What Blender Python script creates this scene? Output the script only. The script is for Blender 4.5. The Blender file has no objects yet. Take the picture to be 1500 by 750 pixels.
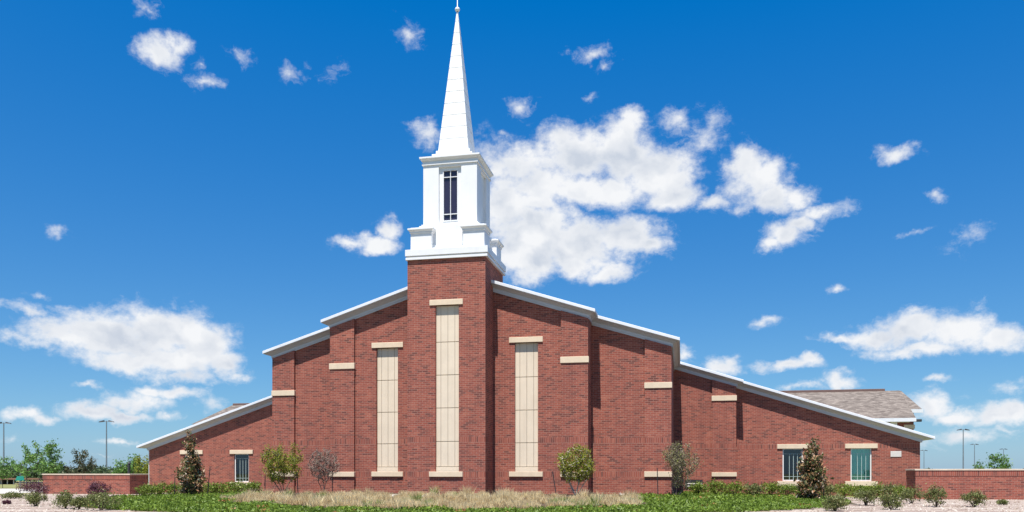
import bpy, bmesh, math, random
import numpy as np
from mathutils import Vector, Matrix
R = math.radians
scene = bpy.context.scene
col = scene.collection
random.seed(7)
rng = np.random.default_rng(11)

# ------------------------------------------------------------------ camera, sky, sun, exposure
TH = R(11.7); sT, cT = math.sin(TH), math.cos(TH)
F_PX, CAMX, CAMY, EYE, HOR = 1207.0, 12.61, -43.19, 1.22, 692.0
cam = bpy.data.cameras.new('camera'); camo = bpy.data.objects.new('camera', cam); col.objects.link(camo)
camo.location = (CAMX, CAMY, EYE); camo.rotation_euler = (R(90), 0, TH)
cam.sensor_width = 36; cam.lens = F_PX / 1500 * 36; cam.shift_y = (HOR - 375) / 1500
cam.clip_start = 0.1; cam.clip_end = 9000
scene.camera = camo
SUN_EL, SUN_LAT = R(68.7), 0.06            # sun high in front of the facade, a touch to the left
hv = Vector((-SUN_LAT, -1, 0)).normalized()
sdir = Vector((hv.x * math.cos(SUN_EL), hv.y * math.cos(SUN_EL), math.sin(SUN_EL)))
sl = bpy.data.lights.new('sun', 'SUN'); sl.energy = 5.0; sl.angle = R(0.5); sl.color = (1.0, 0.955, 0.89)
so = bpy.data.objects.new('sun', sl); col.objects.link(so); so.rotation_euler = sdir.to_track_quat('Z', 'Y').to_euler()
scene.view_settings.view_transform = 'Standard'; scene.view_settings.look = 'None'
scene.view_settings.gamma = 1.0; scene.view_settings.use_curve_mapping = False
scene.view_settings.exposure = 0.70
SKY_STRENGTH = 0.10

def pdir(px, py):
    """unit direction of a picture point, as (azimuth from +Y towards +X, elevation)"""
    a = (px - 750) / F_PX; h = (HOR - py) / F_PX
    d = Vector((-sT + a * cT, cT + a * sT, h)).normalized()
    return math.atan2(d.x, d.y), math.asin(d.z)

CLOUDS = [ # centre x, centre y, radius x, radius y, weight
 (760,235,65,35,0.85),(800,265,95,48,1),(850,228,92,54,1.1),(905,218,75,58,1.1),(960,250,80,52,1.1),(830,205,45,38,1),(920,188,38,32,1),
 (985,285,60,32,1),(880,275,125,36,1),(785,340,95,66,1.25),(770,378,84,42,1.1),(845,355,95,50,1.2),(915,350,72,44,1.15),(845,380,75,32,1),
 (892,400,40,20,0.9),(950,365,48,22,0.9),(740,300,60,70,1),(785,292,62,26,1),(1045,295,40,16,0.68),(1035,200,42,34,0.38),(990,185,30,20,0.38),(720,215,50,30,0.5),
 (1110,258,60,42,1),(1092,238,38,32,1),(1130,285,62,30,1),(1172,282,36,25,0.9),(1210,305,55,12,0.6),(1152,340,48,24,1),(1178,325,34,16,0.9),(1132,356,28,16,0.68),
 (95,496,82,26,.95),(165,492,98,46,1.15),(225,484,88,46,1.2),(270,478,65,40,1),(300,505,62,45,1.1),(240,522,110,38,1),(332,532,40,28,0.9),(352,548,26,12,0.68),
 (30,500,34,12,.55),(180,525,95,24,1),(262,550,75,14,0.6),(45,464,38,11,0.55),(100,458,30,8,0.38),(60,441,22,7,0.38),
 (150,602,60,17,0.9),(200,590,55,20,0.9),(222,573,34,12,0.68),(265,575,50,12,0.8),(182,608,66,11,0.9),(246,611,26,9,0.68),(135,567,24,6,0.48),(320,592,24,11,0.38),
 (30,612,45,11,0.63),(62,616,40,10,0.58),(178,645,36,5,0.48),(8,646,20,7,0.38),(150,668,14,4,0.28),
 (234,70,44,30,0.85),(252,60,28,22,0.68),(300,112,32,14,0.48),(352,76,20,13,0.43),(432,99,22,13,0.48),(486,98,12,14,0.23),(218,10,18,18,0.38),(292,90,14,9,0.38),
 (598,42,20,22,0.48),(622,197,30,24,0.68),(548,352,42,19,0.95),(566,335,24,20,0.9),(515,353,40,12,0.53),(78,343,24,13,0.38),
 (862,78,32,16,0.48),(884,96,18,9,0.38),(770,148,26,18,0.53),(740,195,12,9,0.38),(868,139,12,6,0.23),
 (1310,226,36,16,0.63),(1368,293,20,8,0.38),(1330,342,24,6,0.38),(1410,352,30,14,0.28),(1225,418,18,7,0.38),(1117,470,26,10,0.58),
 (1345,484,85,32,1.1),(1290,492,80,22,0.95),(1400,488,78,34,1),(1465,497,70,28,1),(1232,495,55,10,0.75),(1350,512,110,15,0.8),(1350,458,34,12,0.48),(1425,450,14,8,0.28),
 (1150,540,50,12,0.85),(1180,531,26,11,0.85),(1055,542,38,20,0.9),(1072,532,20,16,0.68),(1005,518,16,16,0.63),(1228,560,36,16,0.85),(1178,568,34,8,0.58),(1373,553,22,7,0.48),
 (1360,590,52,26,0.9),(1400,605,60,16,0.85),(1455,606,60,20,0.9),(1490,600,40,20,0.9),(1420,632,70,12,0.55),(1488,566,30,12,0.48),(1340,645,30,12,0.33),(1470,625,40,8,0.48),
]
def build_world():
    w = bpy.data.worlds.new('World'); scene.world = w; w.use_nodes = True
    nt = w.node_tree; nt.nodes.clear(); N = nt.nodes.new; L = nt.links.new
    out = N('ShaderNodeOutputWorld'); bg = N('ShaderNodeBackground'); L(bg.outputs[0], out.inputs[0])
    bg.inputs[1].default_value = SKY_STRENGTH
    sky = N('ShaderNodeTexSky'); sky.sky_type = 'NISHITA'; sky.sun_disc = False
    sky.sun_elevation = SUN_EL; sky.sun_rotation = math.pi + SUN_LAT
    sky.altitude = 200; sky.air_density = 1.0; sky.dust_density = 0.35; sky.ozone_density = 1.0
    # air seen through a polarising filter: the pale veil over the blue is taken down
    kx = 1 / SKY_STRENGTH / (2 ** scene.view_settings.exposure)
    pm = N('ShaderNodeVectorMath'); pm.operation = 'MULTIPLY_ADD'; L(sky.outputs[0], pm.inputs[0])
    pm.inputs[1].default_value = (.385, .475, .40); pm.inputs[2].default_value = (-.070 * kx, .026 * kx, .345 * kx)
    hs = N('ShaderNodeVectorMath'); hs.operation = 'MAXIMUM'; L(pm.outputs[0], hs.inputs[0]); hs.inputs[1].default_value = (0, .01 * kx, .01 * kx)
    geo = N('ShaderNodeTexCoord'); sep = N('ShaderNodeSeparateXYZ'); L(geo.outputs['Generated'], sep.inputs[0])
    def math_(op, a, b=None, c=None, clamp=False):
        m = N('ShaderNodeMath'); m.operation = op; m.use_clamp = clamp
        for i, v in enumerate((a, b, c)):
            if v is None: continue
            if isinstance(v, (int, float)): m.inputs[i].default_value = v
            else: L(v, m.inputs[i])
        return m.outputs[0]
    az = math_('ARCTAN2', sep.outputs[0], sep.outputs[1]); el = math_('ARCSINE', sep.outputs[2])
    comb = N('ShaderNodeCombineXYZ'); L(az, comb.inputs[0]); L(el, comb.inputs[1])
    def noise(vec, scale, detail, rough, dim='3D', off=(0,0,0), sc=(1,1,1)):
        mp = N('ShaderNodeMapping'); L(vec, mp.inputs[0]); mp.inputs['Location'].default_value = off; mp.inputs['Scale'].default_value = sc
        n = N('ShaderNodeTexNoise'); L(mp.outputs[0], n.inputs['Vector']); n.inputs['Scale'].default_value = scale
        n.inputs['Detail'].default_value = detail; n.inputs['Roughness'].default_value = rough
        return n
    # domain warp: swirls the cloud outlines
    def vm(op, a, b=None, c=None):
        m = N('ShaderNodeVectorMath'); m.operation = op
        for i, v in enumerate((a, b, c)):
            if v is None: continue
            if isinstance(v, (tuple, list)): m.inputs[i].default_value = v
            else: L(v, m.inputs[i])
        return m
    wn = noise(comb.outputs[0], 9, 3, .55)
    wv = vm('SUBTRACT', wn.outputs['Color'], (.5, .5, .5))
    wv = vm('MULTIPLY', wv.outputs[0], (.055, .036, 0))
    p1 = vm('ADD', comb.outputs[0], wv.outputs[0])
    wn2 = noise(comb.outputs[0], 42, 4, .6, off=(3, 1, 0))
    wv2 = vm('MULTIPLY', vm('SUBTRACT', wn2.outputs['Color'], (.5, .5, .5)).outputs[0], (.026, .02, 0))
    p = vm('ADD', p1.outputs[0], wv2.outputs[0]).outputs[0]
    def field(pv):
        cur = None
        for (x, y, rx, ry, wgt) in CLOUDS:
            a0, e0 = pdir(x, y); ax, _ = pdir(x + rx, y); _, ey = pdir(x, y - ry)
            ia, ie = 1 / abs(ax - a0), 1 / abs(ey - e0)
            q = vm('MULTIPLY_ADD', pv, (ia, ie, 0), (-a0 * ia, -e0 * ie, 0))
            ln = vm('LENGTH', q.outputs[0])
            d = math_('MULTIPLY_ADD', ln.outputs['Value'], -wgt, wgt)
            if cur is None: cur = d
            else: cur = math_('SMOOTH_MAX', cur, d, .10)
        return cur
    D = field(p)
    fb = noise(comb.outputs[0], 26, 9, .62, off=(1.7, 4.2, 0), sc=(1, 1.35, 1)).outputs[0]
    fb2 = noise(comb.outputs[0], 95, 6, .65, off=(5.1, 2.2, 0), sc=(1, 1.3, 1)).outputs[0]
    n1 = math_('MULTIPLY_ADD', fb, 1.45, -0.73)
    n2 = math_('MULTIPLY_ADD', fb2, 0.36, -0.18)
    tot = math_('ADD', math_('ADD', D, n1), n2)
    mr = N('ShaderNodeMapRange'); mr.interpolation_type = 'SMOOTHSTEP'; L(tot, mr.inputs[0])
    mr.inputs[1].default_value = -.03; mr.inputs[2].default_value = .68
    # thin torn vapour round the thick clouds
    wf = noise(p, 38, 7, .7, off=(8.3, 2.2, 0), sc=(1, 1.6, 1)).outputs[0]
    ht = math_('ADD', D, math_('MULTIPLY_ADD', wf, 2.0, -1.13))
    hr = N('ShaderNodeMapRange'); hr.interpolation_type = 'SMOOTHSTEP'; L(ht, hr.inputs[0]); hr.inputs[1].default_value = -.15; hr.inputs[2].default_value = .65
    alpha = math_('MAXIMUM', mr.outputs[0], math_('MULTIPLY', hr.outputs[0], .5))
    # thick parts: brighter tops, soft grey undersides from the fine structure of the cloud itself
    # a coarse second field (first noise octave only) sampled a little higher: how much cloud stands above
    fbA = noise(p, 17, 3, .5, off=(1.7, 4.2, 0), sc=(1, 1.35, 1)).outputs[0]
    fbU = noise(vm('ADD', p, (0.004, .022, 0)).outputs[0], 17, 3, .5, off=(1.7, 4.2, 0), sc=(1, 1.35, 1)).outputs[0]
    rel = math_('SUBTRACT', fbU, fbA)
    sh = N('ShaderNodeMapRange'); L(rel, sh.inputs[0]); sh.inputs[1].default_value = -.13; sh.inputs[2].default_value = .22
    dens = N('ShaderNodeMapRange'); L(tot, dens.inputs[0]); dens.inputs[1].default_value = .15; dens.inputs[2].default_value = .9
    shade = math_('MULTIPLY', math_('MULTIPLY', sh.outputs[0], 1.0), dens.outputs[0], clamp=True)
    cr = N('ShaderNodeMix'); cr.data_type = 'RGBA'
    k = 1 / SKY_STRENGTH / (2 ** scene.view_settings.exposure)
    cr.inputs['A'].default_value = (.92 * k, .935 * k, .96 * k, 1); cr.inputs['B'].default_value = (.60 * k, .66 * k, .76 * k, 1)
    L(shade, cr.inputs['Factor'])
    mx = N('ShaderNodeMix'); mx.data_type = 'RGBA'; L(alpha, mx.inputs['Factor']); L(hs.outputs[0], mx.inputs['A']); L(cr.outputs['Result'], mx.inputs['B'])
    L(mx.outputs['Result'], bg.inputs[0])
build_world()

# ------------------------------------------------------------------ helpers
def tag(o, label=None, cat=None, group=None, kind=None):
    if label: o['label'] = label
    if cat: o['category'] = cat
    if group: o['group'] = group
    if kind: o['kind'] = kind
    return o
def empty(name, loc=(0, 0, 0), rz=0):
    o = bpy.data.objects.new(name, None); col.objects.link(o); o.location = loc; o.rotation_euler = (0, 0, rz); o.empty_display_size = .3
    return o
def link(name, me, mats, parent=None, loc=(0, 0, 0)):
    o = bpy.data.objects.new(name, me); col.objects.link(o)
    for m in (mats if isinstance(mats, (list, tuple)) else [mats]): me.materials.append(m)
    o.location = loc
    if parent: o.parent = parent
    return o
class MB:
    def __init__(s): s.v = []; s.f = []; s.m = []
    def poly(s, pts, faces, mi=0):
        b = len(s.v); s.v += [tuple(p) for p in pts]
        for f in faces: s.f.append([b + i for i in f]); s.m.append(mi)
    def box(s, x0, x1, y0, y1, z0, z1, mi=0):
        s.poly([(x0,y0,z0),(x1,y0,z0),(x1,y1,z0),(x0,y1,z0),(x0,y0,z1),(x1,y0,z1),(x1,y1,z1),(x0,y1,z1)],
               [(0,3,2,1),(4,5,6,7),(0,1,5,4),(1,2,6,5),(2,3,7,6),(3,0,4,7)], mi)
    def prism_y(s, pts, y0, y1, mi=0):          # polygon in XZ, counter-clockwise seen from -Y
        n = len(pts)
        s.poly([(x, y0, z) for x, z in pts] + [(x, y1, z) for x, z in pts],
               [list(range(n)), list(range(2*n-1, n-1, -1))] + [(i, i+n, (i+1)%n+n, (i+1)%n) for i in range(n)], mi)
    def frust(s, cx, cy, a0, a1, z0, z1, mi=0, b0=None, b1=None):
        b0 = a0 if b0 is None else b0; b1 = a1 if b1 is None else b1
        s.poly([(cx-a0,cy-b0,z0),(cx+a0,cy-b0,z0),(cx+a0,cy+b0,z0),(cx-a0,cy+b0,z0),(cx-a1,cy-b1,z1),(cx+a1,cy-b1,z1),(cx+a1,cy+b1,z1),(cx-a1,cy+b1,z1)],
               [(0,3,2,1),(4,5,6,7),(0,1,5,4),(1,2,6,5),(2,3,7,6),(3,0,4,7)], mi)
    def tube(s, p0, p1, r0, r1, n=7, mi=0, caps=True):
        p0, p1 = Vector(p0), Vector(p1); d = (p1 - p0)
        if d.length < 1e-6: return
        d.normalize(); a = d.orthogonal().normalized(); b = d.cross(a)
        vs = []
        for (p, r) in ((p0, r0), (p1, r1)):
            for i in range(n):
                t = 2*math.pi*i/n; vs.append(p + (a*math.cos(t) + b*math.sin(t))*r)
        fs = [(i, (i+1)%n, (i+1)%n+n, i+n) for i in range(n)]
        if caps: fs += [list(range(n-1, -1, -1)), list(range(n, 2*n))]
        s.poly(vs, fs, mi)
    def lathe(s, cx, cy, prof, n=16, mi=0):
        vs = []; fs = []
        for (r, z) in prof:
            for i in range(n):
                t = 2*math.pi*i/n; vs.append((cx + r*math.cos(t), cy + r*math.sin(t), z))
        for k in range(len(prof)-1):
            for i in range(n): fs.append((k*n+i, k*n+(i+1)%n, (k+1)*n+(i+1)%n, (k+1)*n+i))
        s.poly(vs, fs, mi)
    def build(s, name, mats, parent=None, loc=(0,0,0), bevel=0, smooth=False, fix=True):
        me = bpy.data.meshes.new(name); me.from_pydata(s.v, [], s.f); me.update()
        for p, m in zip(me.polygons, s.m): p.material_index = m
        if fix or bevel:
            bm = bmesh.new(); bm.from_mesh(me); bmesh.ops.recalc_face_normals(bm, faces=bm.faces)
            if bevel: bmesh.ops.bevel(bm, geom=list(bm.edges), offset=bevel, segments=1, affect='EDGES')
            bm.to_mesh(me); bm.free()
        if smooth: me.shade_smooth()
        return link(name, me, mats, parent, loc)

# ------------------------------------------------------------------ materials
def newmat(name):
    m = bpy.data.materials.new(name); m.use_nodes = True; nt = m.node_tree
    b = nt.nodes['Principled BSDF']; return m, nt, b
def ramp(nt, src, stops, interp='LINEAR'):
    r = nt.nodes.new('ShaderNodeValToRGB'); r.color_ramp.interpolation = interp
    e = r.color_ramp.elements
    while len(e) < len(stops): e.new(.5)
    for el, (p, c) in zip(e, stops): el.position = p; el.color = (*c, 1)
    nt.links.new(src, r.inputs[0]); return r.outputs[0]
def nz(nt, vec, scale, detail=4, rough=.55, sc=None):
    if sc is not None:
        mp = nt.nodes.new('ShaderNodeMapping'); mp.inputs['Scale'].default_value = sc; nt.links.new(vec, mp.inputs[0]); vec = mp.outputs[0]
    n = nt.nodes.new('ShaderNodeTexNoise'); n.inputs['Scale'].default_value = scale; n.inputs['Detail'].default_value = detail; n.inputs['Roughness'].default_value = rough
    nt.links.new(vec, n.inputs['Vector']); return n.outputs[0]
def mixc(nt, fac, a, b, mode='MIX'):
    m = nt.nodes.new('ShaderNodeMix'); m.data_type = 'RGBA'; m.blend_type = mode
    for k, v in (('Factor', fac), ('A', a), ('B', b)):
        if isinstance(v, (int, float)): m.inputs[k].default_value = v
        elif isinstance(v, tuple): m.inputs[k].default_value = (*v, 1)
        else: nt.links.new(v, m.inputs[k])
    return m.outputs['Result']
def mth(nt, op, a, b=None, c=None, clamp=False):
    m = nt.nodes.new('ShaderNodeMath'); m.operation = op; m.use_clamp = clamp
    for i, v in enumerate((a, b, c)):
        if v is None: continue
        if isinstance(v, (int, float)): m.inputs[i].default_value = v
        else: nt.links.new(v, m.inputs[i])
    return m.outputs[0]
def bump(nt, b, h, strength, dist):
    bp = nt.nodes.new('ShaderNodeBump'); bp.inputs['Strength'].default_value = strength; bp.inputs['Distance'].default_value = dist
    nt.links.new(h, bp.inputs['Height']); nt.links.new(bp.outputs[0], b.inputs['Normal'])

def brick_mat(name, bands, bw=.305, bh=.1016, seed=0):
    m, nt, b = newmat(name); N = nt.nodes.new; L = nt.links.new
    g = N('ShaderNodeNewGeometry'); sp = N('ShaderNodeSeparateXYZ'); L(g.outputs['Position'], sp.inputs[0])
    sn = N('ShaderNodeSeparateXYZ'); L(g.outputs['True Normal'], sn.inputs[0])
    side = mth(nt, 'GREATER_THAN', mth(nt, 'ABSOLUTE', sn.outputs[0]), .7)
    u = N('ShaderNodeMix'); u.data_type = 'FLOAT'; L(side, u.inputs[0]); L(sp.outputs[0], u.inputs[2]); L(sp.outputs[1], u.inputs[3])
    cb = N('ShaderNodeCombineXYZ'); L(u.outputs[0], cb.inputs[0]); L(sp.outputs[2], cb.inputs[1])
    def bt(w, h, off, loc):
        mp = N('ShaderNodeMapping'); L(cb.outputs[0], mp.inputs[0]); mp.inputs['Location'].default_value = loc
        t = N('ShaderNodeTexBrick'); L(mp.outputs[0], t.inputs['Vector']); t.offset = off; t.inputs['Scale'].default_value = 1
        t.inputs['Color1'].default_value = (0,0,0,1); t.inputs['Color2'].default_value = (1,1,1,1); t.inputs['Mortar'].default_value = (.5,.5,.5,1)
        t.inputs['Brick Width'].default_value = w; t.inputs['Row Height'].default_value = h
        t.inputs['Mortar Size'].default_value = .0085; t.inputs['Mortar Smooth'].default_value = .25; t.inputs['Bias'].default_value = 0
        return t
    t1 = bt(bw, bh, .5, (100.0 + seed, 50, 0))
    c1, f1 = t1.outputs['Color'], t1.outputs['Fac']
    for (z0, z1) in bands:
        t2 = bt(bh, z1 - z0, 0, (100.0, 50 * (z1 - z0) - z0, 0))
        a = mth(nt, 'GREATER_THAN', sp.outputs[2], z0); c = mth(nt, 'LESS_THAN', sp.outputs[2], z1); k = mth(nt, 'MULTIPLY', a, c)
        c1 = mixc(nt, k, c1, t2.outputs['Color'])
        fm = N('ShaderNodeMix'); fm.data_type = 'FLOAT'; L(k, fm.inputs[0]); L(f1, fm.inputs[2]); L(t2.outputs['Fac'], fm.inputs[3]); f1 = fm.outputs[0]
    big = nz(nt, g.outputs['Position'], 1.1, 5, .65, sc=(1, 1, 2.2))
    big2 = nz(nt, g.outputs['Position'], .35, 3, .5)
    v = mth(nt, 'ADD', c1, mth(nt, 'MULTIPLY_ADD', big, 1.1, -.60))
    bc = ramp(nt, v, [(0, (.13, .048, .038)), (.10, (.20, .066, .049)), (.22, (.27, .076, .052)), (.55, (.325, .087, .057)), (.8, (.365, .107, .069)), (1, (.42, .14, .09))])
    bc = mixc(nt, mth(nt, 'MULTIPLY_ADD', big2, .5, 0), bc, (.23, .065, .052))
    mo = mixc(nt, nz(nt, g.outputs['Position'], 3, 3), (.50, .30, .235), (.37, .205, .16))
    fin = mixc(nt, f1, bc, mo)
    # rain streaks and grime
    st = nz(nt, g.outputs['Position'], 1.6, 5, .6, sc=(1.6, 1.6, .13))
    fin = mixc(nt, ramp(nt, st, [(.42, (0,0,0)), (.75, (.35,.35,.35))]), fin, (.15, .06, .05))
    L(fin, b.inputs['Base Color']); b.inputs['Roughness'].default_value = .88; b.inputs['Specular IOR Level'].default_value = .25
    bump(nt, b, mth(nt, 'SUBTRACT', 1, f1), .6, .006)
    return m
BANDS_HI = [(2.86, 3.165), (.96, 1.265)]
BANDS_WR = [(2.83, 3.135), (.31, .615)]
BANDS_WL = [(2.67, 2.975), (.14, .445)]
M = {}
M['brick'] = brick_mat('brick', BANDS_HI)
M['brick_wing_r'] = brick_mat('brick_wing', BANDS_WR)
M['brick_wing_l'] = brick_mat('brick_wing_left', BANDS_WL)
M['brick_garden_r'] = brick_mat('brick_garden', [(1.02, 1.325)], seed=.13)
M['brick_garden_l'] = brick_mat('brick_garden_left', [(.74, 1.03)], seed=.2)

def plain(name, c, rough=.6, var=.12, scale=2.0, spec=.4, dirt=None, metal=0, bmp=0):
    m, nt, b = newmat(name); g = nt.nodes.new('ShaderNodeNewGeometry')
    n = nz(nt, g.outputs['Position'], scale, 6, .6)
    dk = tuple(x*(1-var) for x in c); lt = tuple(min(1, x*(1+var)) for x in c)
    o = ramp(nt, n, [(.3, dk), (.7, lt)])
    if dirt:
        s = nz(nt, g.outputs['Position'], 2.2, 6, .65, sc=(1.5, 1.5, .2))
        o = mixc(nt, ramp(nt, s, [(.5, (0,0,0)), (.8, (.5,.5,.5))]), o, dirt)
    nt.links.new(o, b.inputs['Base Color']); b.inputs['Roughness'].default_value = rough; b.inputs['Specular IOR Level'].default_value = spec
    b.inputs['Metallic'].default_value = metal
    if bmp: bump(nt, b, nz(nt, g.outputs['Position'], 40, 4, .6), .4, bmp)
    return m
M['white'] = plain('white_painted_metal', (.76, .765, .77), .42, .03, 1.5, .45, dirt=(.68, .685, .68))
M['trim'] = plain('white_trim', (.72, .74, .77), .45, .04, 1.2, .4, dirt=(.58, .59, .61))
M['trim_shade'] = plain('moulding_shade_tone', (.52, .545, .60), .5, .05, 1.2, .3)  # trim white greyed to carry the shade below the roof edge
M['limestone'] = plain('cast_stone', (.70, .57, .42), .85, .06, 3, .2, dirt=(.53, .43, .32), bmp=.002)
M['panel'] = plain('precast_panel', (.72, .61, .475), .85, .05, 1.2, .2, dirt=(.60, .50, .385), bmp=.001)
M['joint'] = plain('panel_joint', (.17, .145, .12), .9, .1, 3, .1)
M['coping'] = plain('coping_stone', (.60, .50, .39), .85, .1, 2, .2, dirt=(.42, .35, .28))
M['frame'] = plain('window_frame', (.80, .80, .78), .4, .02, 2, .4)
M['muntin_light'] = plain('muntin', (.50, .62, .59), .4, .05, 2, .4)
M['dark'] = plain('dark_metal', (.035, .035, .038), .5, .2, 4, .4)
M['post'] = plain('galvanised_pole', (.20, .23, .26), .5, .15, 2, .5, metal=.3)
M['brown'] = plain('brown_flashing', (.16, .10, .085), .6, .1, 2, .3)
M['wood'] = plain('weathered_wood', (.085, .06, .045), .8, .3, 6, .2)
M['plaque'] = plain('pale_plaque', (.62, .58, .54), .7, .06, 6, .3)
M['concrete'] = plain('concrete', (.47, .44, .39), .9, .12, .4, .2, dirt=(.36, .33, .29))
M['greenroof'] = plain('green_sign', (.02, .26, .20), .5, .1, 2, .4)
M['brownshed'] = plain('brown_metal', (.24, .13, .08), .6, .15, 1, .3)

def shingle_mat():
    m, nt, b = newmat('shingles'); g = nt.nodes.new('ShaderNodeNewGeometry')
    tex = nt.nodes.new('ShaderNodeTexBrick'); mp = nt.nodes.new('ShaderNodeMapping'); mp.inputs['Scale'].default_value = (1, 1.0, 3.2)
    sp = nt.nodes.new('ShaderNodeSeparateXYZ'); cb = nt.nodes.new('ShaderNodeCombineXYZ'); nt.links.new(g.outputs['Position'], sp.inputs[0])
    sm = mth(nt, 'MULTIPLY', sp.outputs[2], 2.2)
    nt.links.new(mth(nt, 'MULTIPLY_ADD', sp.outputs[1], .35, sp.outputs[0]), cb.inputs[0]); nt.links.new(sm, cb.inputs[1])
    nt.links.new(cb.outputs[0], tex.inputs['Vector']); tex.inputs['Scale'].default_value = 1
    tex.inputs['Brick Width'].default_value = .42; tex.inputs['Row Height'].default_value = .16; tex.inputs['Mortar Size'].default_value = .008
    tex.inputs['Color1'].default_value = (.10, .082, .072, 1); tex.inputs['Color2'].default_value = (.31, .265, .23, 1); tex.inputs['Mortar'].default_value = (.13, .11, .095, 1)
    n = nz(nt, g.outputs['Position'], 3.5, 5, .7)
    o = mixc(nt, ramp(nt, n, [(.3, (0,0,0)), (.7, (.75,.75,.75))]), tex.outputs['Color'], (.145, .122, .105))
    nt.links.new(o, b.inputs['Base Color']); b.inputs['Roughness'].default_value = .95; b.inputs['Specular IOR Level'].default_value = .1
    return m
M['shingle'] = shingle_mat()

def glass_mat(name, tint, mixv):
    m, nt, b = newmat(name)
    nt.nodes.remove(b); out = nt.nodes['Material Output']
    tr = nt.nodes.new('ShaderNodeBsdfTransparent'); tr.inputs[0].default_value = (*tint, 1)
    gl = nt.nodes.new('ShaderNodeBsdfGlossy'); gl.inputs['Roughness'].default_value = .02; gl.inputs[0].default_value = (.9, .95, 1, 1)
    fr = nt.nodes.new('ShaderNodeFresnel'); fr.inputs[0].default_value = 1.5
    f = mth(nt, 'ADD', fr.outputs[0], mixv, clamp=True)
    mx = nt.nodes.new('ShaderNodeMixShader'); nt.links.new(f, mx.inputs[0]); nt.links.new(tr.outputs[0], mx.inputs[1]); nt.links.new(gl.outputs[0], mx.inputs[2])
    nt.links.new(mx.outputs[0], out.inputs[0]); return m
M['glass'] = glass_mat('tinted_glass', (.66, .92, .86), .05)
M['glass_dark'] = glass_mat('dark_glass', (.30, .36, .46), .03)
M['curtain'] = plain('pale_curtain', (.84, .88, .82), .9, .05, 2, .1)
M['room'] = plain('dark_room', (.02, .022, .035), .9, .2, 2, .1)
M['belfry'] = plain('dark_louvre_glass', (.028, .026, .055), .25, .1, 2, .5)

def leaf_mat(name, stops, trans=.35, rough=.5, spec=.35):
    m, nt, b = newmat(name); out = nt.nodes['Material Output']
    at = nt.nodes.new('ShaderNodeAttribute'); at.attribute_name = 'hue'
    c = ramp(nt, at.outputs['Fac'], stops)
    nt.links.new(c, b.inputs['Base Color']); b.inputs['Roughness'].default_value = rough; b.inputs['Specular IOR Level'].default_value = spec
    tl = nt.nodes.new('ShaderNodeBsdfTranslucent'); nt.links.new(c, tl.inputs[0])
    mx = nt.nodes.new('ShaderNodeMixShader'); mx.inputs[0].default_value = trans
    nt.links.new(b.outputs[0], mx.inputs[1]); nt.links.new(tl.outputs[0], mx.inputs[2]); nt.links.new(mx.outputs[0], out.inputs[0])
    return m
M['lf_ground'] = leaf_mat('groundcover_leaf', [(0,(.055,.09,.012)),(.35,(.125,.20,.022)),(.75,(.24,.34,.04)),(.93,(.36,.42,.08)),(.955,(.42,.17,.07)),(1,(.50,.22,.09))], .3)
M['lf_hedge'] = leaf_mat('hedge_leaf', [(0,(.06,.09,.014)),(.4,(.14,.20,.026)),(.85,(.26,.33,.05)),(1,(.34,.36,.10))], .3)
M['lf_olive'] = leaf_mat('olive_shrub_leaf', [(0,(.06,.07,.022)),(.45,(.14,.16,.045)),(.85,(.26,.28,.10)),(1,(.38,.26,.16))], .3)
M['lf_purple'] = leaf_mat('purple_leaf', [(0,(.05,.018,.028)),(.5,(.12,.04,.06)),(1,(.24,.11,.12))], .3)
M['lf_yellow'] = leaf_mat('yellow_green_leaf', [(0,(.10,.115,.018)),(.5,(.24,.27,.035)),(1,(.40,.42,.08))], .4, .6, .15)
M['lf_grey'] = leaf_mat('grey_twig_leaf', [(0,(.14,.085,.075)),(.6,(.33,.225,.19)),(.9,(.43,.33,.27)),(1,(.24,.25,.12))], .3)
M['lf_sparse'] = leaf_mat('grey_green_leaf', [(0,(.13,.115,.07)),(.5,(.27,.235,.155)),(.85,(.24,.26,.08)),(1,(.38,.40,.10))], .35)
M['lf_magnolia'] = leaf_mat('magnolia_leaf', [(0,(.035,.05,.016)),(.38,(.11,.14,.04)),(.5,(.19,.18,.07)),(.54,(.30,.15,.07)),(.93,(.42,.25,.14)),(1,(.66,.58,.48))], .2, .45, .4)
M['lf_young'] = leaf_mat('young_green_leaf', [(0,(.05,.12,.02)),(.5,(.13,.26,.05)),(1,(.27,.42,.12))], .45)
M['lf_oak'] = leaf_mat('dull_dark_leaf', [(0,(.03,.045,.018)),(.5,(.075,.09,.04)),(1,(.17,.15,.09))], .3)
M['lf_far'] = leaf_mat('far_leaf', [(0,(.035,.06,.03)),(.5,(.06,.10,.04)),(1,(.11,.15,.06))], .2)
M['lf_dry'] = leaf_mat('dry_grass_blade', [(0,(.47,.35,.19)),(.45,(.70,.57,.33)),(.8,(.86,.74,.48)),(.88,(.42,.43,.17)),(1,(.26,.33,.09))], .4, .7, .15)
M['bark'] = plain('bark', (.20, .16, .13), .9, .3, 9, .15, bmp=.004)
M['bark_pale'] = plain('pale_bark', (.46, .39, .33), .85, .2, 9, .15, bmp=.004)
M['bark_dark'] = plain('dark_bark', (.085, .06, .05), .9, .3, 9, .15, bmp=.004)

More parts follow.
